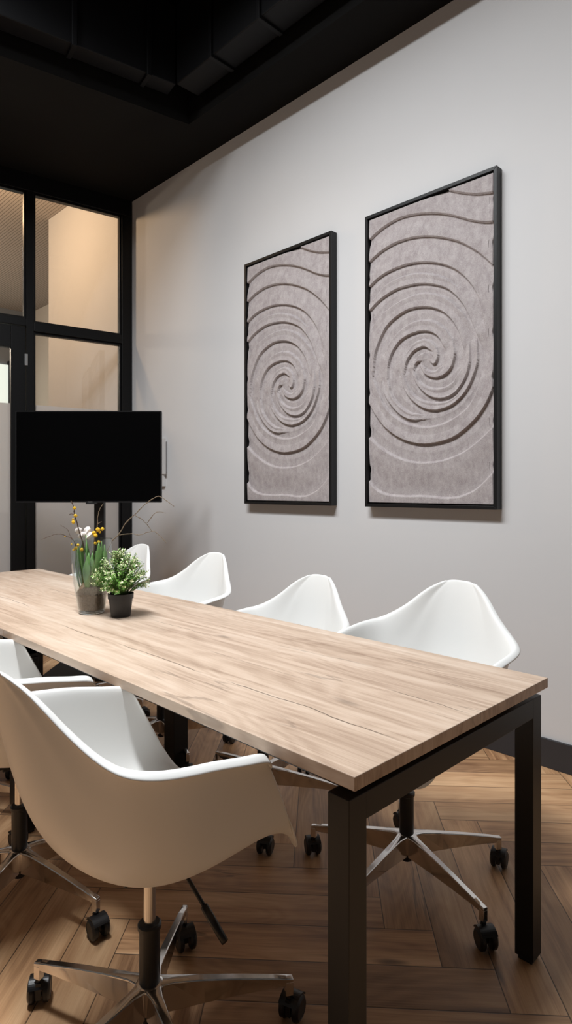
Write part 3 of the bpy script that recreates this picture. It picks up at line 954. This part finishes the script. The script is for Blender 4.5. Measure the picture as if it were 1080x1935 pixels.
rnd = random.Random(3)
bm = bmesh.new()
add_lathe(bm, crom([(0.01, 0.0145), (0.045, 0.0155), (0.051, 0.03), (0.0585, 0.075), (0.0590, 0.080), (0.047, 0.097), (0.03, 0.108), (0.016, 0.106), (0.003, 0.104)], 6).tolist(), 40)
for v in bm.verts:
    v.co += Vector((rnd.uniform(-1, 1)*0.0006, rnd.uniform(-1, 1)*0.0006, rnd.uniform(-1, 1)*(0.005 if v.co.z > 0.078 else 0.0)))
so = link_bm('potting_soil', bm, M_soil, None, True); so.location = (VX, VY, TZ+0.0005)
setp(so, 'dark brown potting soil filling the bottom of the glass vase', 'soil', kind='stuff')


def blade(bm, base, tip, w, bend, seg=10):
    base = Vector(base); tip = Vector(tip); d = tip-base
    side = d.cross(Vector(bend)); side.normalize()
    prev = None
    for i in range(seg+1):
        t = i/seg
        c = base+d*t+Vector(bend)*math.sin(t*math.pi)*0.9
        ww = w*(0.45+0.55*math.sin(min(1, t*1.35)*math.pi/2))*max(0.02, (1-t**3.2))
        k = Vector(bend).normalized()*(ww*0.30)
        row = [bm.verts.new(c-side*ww+k), bm.verts.new(c), bm.verts.new(c+side*ww+k)]
        if prev:
            bm.faces.new((prev[0], prev[1], row[1], row[0])); bm.faces.new((prev[1], prev[2], row[2], row[1]))
        prev = row


plant = empty('bulb_plant', (VX, VY, TZ+0.0005))
setp(plant, 'bulb plant with broad green leaves and a pale flower inside the glass vase', 'plant')
for k in range(17):
    a = k*2.4+0.4; r0 = 0.018+0.012*(k % 3); r1 = 0.040+0.017*((k*7) % 4)/3
    bm = bmesh.new()
    h = 0.245+0.045*((k*5) % 4)/3
    blade(bm, (r0*math.cos(a), r0*math.sin(a), 0.095), (r1*math.cos(a+.25), r1*math.sin(a+.25), h), 0.0150+0.003*(k % 3), (0.010*math.cos(a), 0.010*math.sin(a), 0.001))
    lf = link_bm('leaf', bm, M_leafv, plant, True)
    s = lf.modifiers.new('thick', 'SOLIDIFY'); s.thickness = 0.0012
for (px, d) in ((160, -0.018), (183, 0.01)):
    p = vloc(px, 1112, d); bm = bmesh.new()
    add_lathe(bm, crom([(0.002, -0.016), (0.013, -0.008), (0.015, 0.002), (0.008, 0.013), (0.003, 0.022)], 4).tolist(), 20, Matrix.Translation((p[0], p[1], p[2]+0.004)))
    link_bm('bulb', bm, M_bulb, plant, True)
bm = bmesh.new(); add_tube(bm, [vloc(164, 1110, .0), vloc(163, 1050, .004), vloc(162, 1012, .005)], 0.0028, 8); link_bm('flower_stem', bm, M_leafv, plant, True)
# pale flower: two rolled petals and a few small ones
for (cx_, cy_, sx, sz, tilt) in ((146, 1003, 7.0, 6.0, 0.3), (163, 1004, 7.0, 9.0, -0.5), (155, 1010, 6, 5, 0.1), (168, 1012, 5, 8, -0.8), (151, 1013, 5, 4, 0.7)):
    bm = bmesh.new(); c = Vector(vloc(cx_, cy_, 0.004*(sx-6)))
    N1, N2 = 9, 9; grid = []
    for i in range(N1):
        row = []
        for j in range(N2):
            u = -1+2*i/(N1-1); v = -1+2*j/(N2-1)
            q = max(abs(u), abs(v)); l = math.hypot(u, v) or 1
            u2, v2 = u*q/l, v*q/l
            x = u2*sx*U; z = v2*sz*U; y = 0.010*(u2*u2+0.6*v2*v2)-0.004*math.sin(4*u2)
            xr = x*math.cos(tilt)-z*math.sin(tilt); zr = x*math.sin(tilt)+z*math.cos(tilt)
            row.append(bm.verts.new(c+CAMR*xr+CAMF*y+Vector((0, 0, zr))))
        grid.append(row)
    for i in range(N1-1):
        for j in range(N2-1):
            bm.faces.new((grid[i][j], grid[i+1][j], grid[i+1][j+1], grid[i][j+1]))
    pt = link_bm('petal', bm, M_petal, plant, True)
    s = pt.modifiers.new('thick', 'SOLIDIFY'); s.thickness = 0.0012


def twig(label, main, branches, puffs, mat, r0=0.0022):
    root = empty('twig', (VX, VY, TZ+0.0005)); setp(root, label, 'twig', 'twigs in the glass vase')
    def line(pts, ra, rb):
        P = crom([vloc(*p) for p in pts], 5)
        rn = random.Random(len(pts)*7+int(pts[0][0]))
        P = [Vector(p)+Vector((rn.uniform(-1, 1), rn.uniform(-1, 1), rn.uniform(-1, 1)))*0.0009 for p in P]
        n = len(P); bm = bmesh.new()
        R = [(ra+(rb-ra)*i/(n-1))*(1.45 if i % 6 == 3 else 1.0) for i in range(n)]
        add_tube(bm, P, R, 7)
        return bm
    link_bm('stem', line(main, r0, r0*0.55), mat, root, True)
    for br in branches:
        link_bm('branch', line(br, r0*0.65, r0*0.4), mat, root, True)
    for (px, py, d, r) in puffs:
        bm = bmesh.new(); bmesh.ops.create_icosphere(bm, subdivisions=3, radius=r)
        rn = random.Random(int(px*31+py))
        for v in bm.verts: v.co *= 1+rn.uniform(-0.16, 0.16)
        bmesh.ops.translate(bm, verts=bm.verts, vec=vloc(px, py, d))
        link_bm('blossom', bm, M_yel, root, True)
    return root


Zp = lambda zx, zy, d=0.0: (120+zx/6, 930+zy/6, d)
twig('dark upright twig with yellow blossoms on the left of the vase',
     [(163, 1106, 0), (161, 1060, -.005), Zp(225, 560, -.012), Zp(195, 460, -.014), Zp(165, 350, -.015), Zp(140, 250, -.016), Zp(130, 170, -.017), Zp(100, 100, -.018)],
     [[Zp(142, 262, -.016), Zp(110, 245, -.016), Zp(75, 252, -.016)]],
     [(*Zp(143, 180, -.020), .0062), (*Zp(155, 266, -.021), .0068), (*Zp(127, 338, -.018), .0068), (*Zp(123, 308, -.017), .0045), (*Zp(185, 625, -.05), .0066), (*Zp(211, 588, -.05), .0056), (*Zp(253, 640, -.052), .0066), (*Zp(163, 642, -.05), .005), (*Zp(122, 585, -.03), .004)], M_twigd, 0.0026)
twig('pale knobbly twig with a cluster of yellow blossoms in the middle of the vase',
     [(172, 1104, .01), (175, 1050, .01), Zp(345, 530, .008), Zp(370, 450, .006), Zp(378, 370, .004), Zp(385, 280, .003), Zp(410, 190, .002), Zp(450, 130, .0)],
     [[Zp(380, 370, .004), Zp(405, 348, .002), Zp(428, 338, .0)]],
     [(*Zp(392, 425, -.002), .0088), (*Zp(440, 418, .0), .0066), (*Zp(345, 463, .0), .0078), (*Zp(362, 492, -.002), .0082), (*Zp(398, 565, .0), .0062), (*Zp(360, 582, .0), .006), (*Zp(410, 455, .0), .0045)], M_twig)
twig('long bare twig arching out to the right of the vase across the screen',
     [(182, 1106, .02), (190, 1065, .025), Zp(510, 585, .03), Zp(600, 490, .03), Zp(680, 360, .03), Zp(800, 250, .02), Zp(915, 140, .01), (291, 941, .0), (301.7, 938.3, -.005), (315.7, 946.4, -.01), (329.8, 957, -.015)],
     [[(252.4, 974.5, .02), (266.5, 983.3, .025), (277, 995.6, .03), (283.4, 1006, .035)],
      [(275, 988.6, .03), (287.6, 972.8, .025), (296.4, 968.2, .02), (312, 970, .015)],
      [(221, 1012, .03), (249, 1008.7, .0), (263, 1010.8, -.01), (280.6, 1005.5, -.02), (294.6, 1003.7, -.03), (308.7, 1015, -.035), (317.5, 1024.9, -.04)]], [], M_twig)
twig('thin bare forked twig leaning out to the left of the vase',
     [(160, 1106, .0), (150, 1065, .0), (141.6, 1023.8, -.01), (127.5, 1012, -.02), (115, 1008, -.03), (101, 1012, -.035), (85.3, 1018.5, -.04)],
     [[(141.6, 1023, -.01), (132.8, 1013, .0), (125.7, 1001, .01), (111, 993, .02)]],
     [(126, 1013, -.02, .0028)], M_twigd, 0.0017)

# potted plant
pp = empty('potted_plant', (1.249, 2.183, TZ+0.0005))
setp(pp, 'small bushy green plant with cream tips in a dark pot on the table', 'plant')
bm = bmesh.new()
add_lathe(bm, [(0.036, 0.0), (0.0375, 0.002), (0.0455, 0.070), (0.0490, 0.070), (0.0500, 0.090), (0.0470, 0.090), (0.0440, 0.072), (0.038, 0.070), (0.01, 0.070)], 48)
autosmooth(link_bm('plant_pot', bm, M_pot, pp), 35)
bm = bmesh.new(); add_lathe(bm, [(0.0435, 0.074), (0.030, 0.079), (0.004, 0.081)], 24); link_bm('plant_soil', bm, M_soil, pp, True)
rn = random.Random(11)
bs, bl, bt = bmesh.new(), bmesh.new(), bmesh.new()


def leaflet(bm, p, d, n, L, w):
    s = d.cross(n).normalized()
    a = bm.verts.new(p); b = bm.verts.new(p+d*L*0.55+s*w+n*w*0.4); c = bm.verts.new(p+d*L); e = bm.verts.new(p+d*L*0.55-s*w+n*w*0.4)
    bm.faces.new((a, b, c)); bm.faces.new((a, c, e))


for k in range(210):
    u = rn.random(); az = k*2.39996
    el = math.radians(4+84*(u**0.85))
    rr = 0.112*(0.78+0.24*rn.random())*(1.0+0.30*math.sin(el)**2)
    d = Vector((math.cos(az)*math.cos(el), math.sin(az)*math.cos(el), math.sin(el)))
    b0 = Vector((d.x*0.016, d.y*0.016, 0.076))
    tip = Vector((d.x*rr, d.y*rr, 0.098+d.z*(rr+0.012)))
    ctl = (b0+tip)/2+Vector((0, 0, 0.022))
    P = [b0*(1-t)**2+ctl*2*t*(1-t)+tip*t*t for t in [i/9 for i in range(10)]]
    add_tube(bs, P, 0.0008, 4)
    for i in range(3, 10):
        dd = (P[i]-P[i-1]).normalized()
        for j in range(8 if i > 5 else 5):
            a = rn.random()*6.28
            o1 = dd.orthogonal().normalized(); o2 = dd.cross(o1)
            out = (dd*rn.uniform(0.3, 0.9)+o1*math.cos(a)+o2*math.sin(a)).normalized()
            L = rn.uniform(0.006, 0.0115)
            pale = (i >= 8 and rn.random() < 0.48) or (i == 7 and rn.random() < 0.2)
            leaflet(bt if pale else bl, P[i]+dd*rn.uniform(-.008, .006), out, dd, L, L*0.27)
vc = Vector((VX-1.249, VY-2.183, 0))
for q_ in (bs, bl, bt):                                # the bush presses against the vase, not through it
    for v in q_.verts:
        d = Vector((v.co.x-vc.x, v.co.y-vc.y, 0))
        if d.length < 0.083:
            d = d.normalized()*(0.083-0.10*(d.length-0.083)*0.1)
            v.co.x, v.co.y = vc.x+d.x, vc.y+d.y
link_bm('stems', bs, M_stem, pp)['kind'] = 'stuff'
link_bm('foliage', bl, M_leaf, pp, normals=False)['kind'] = 'stuff'
link_bm('cream_tips', bt, M_tip, pp, normals=False)['kind'] = 'stuff'
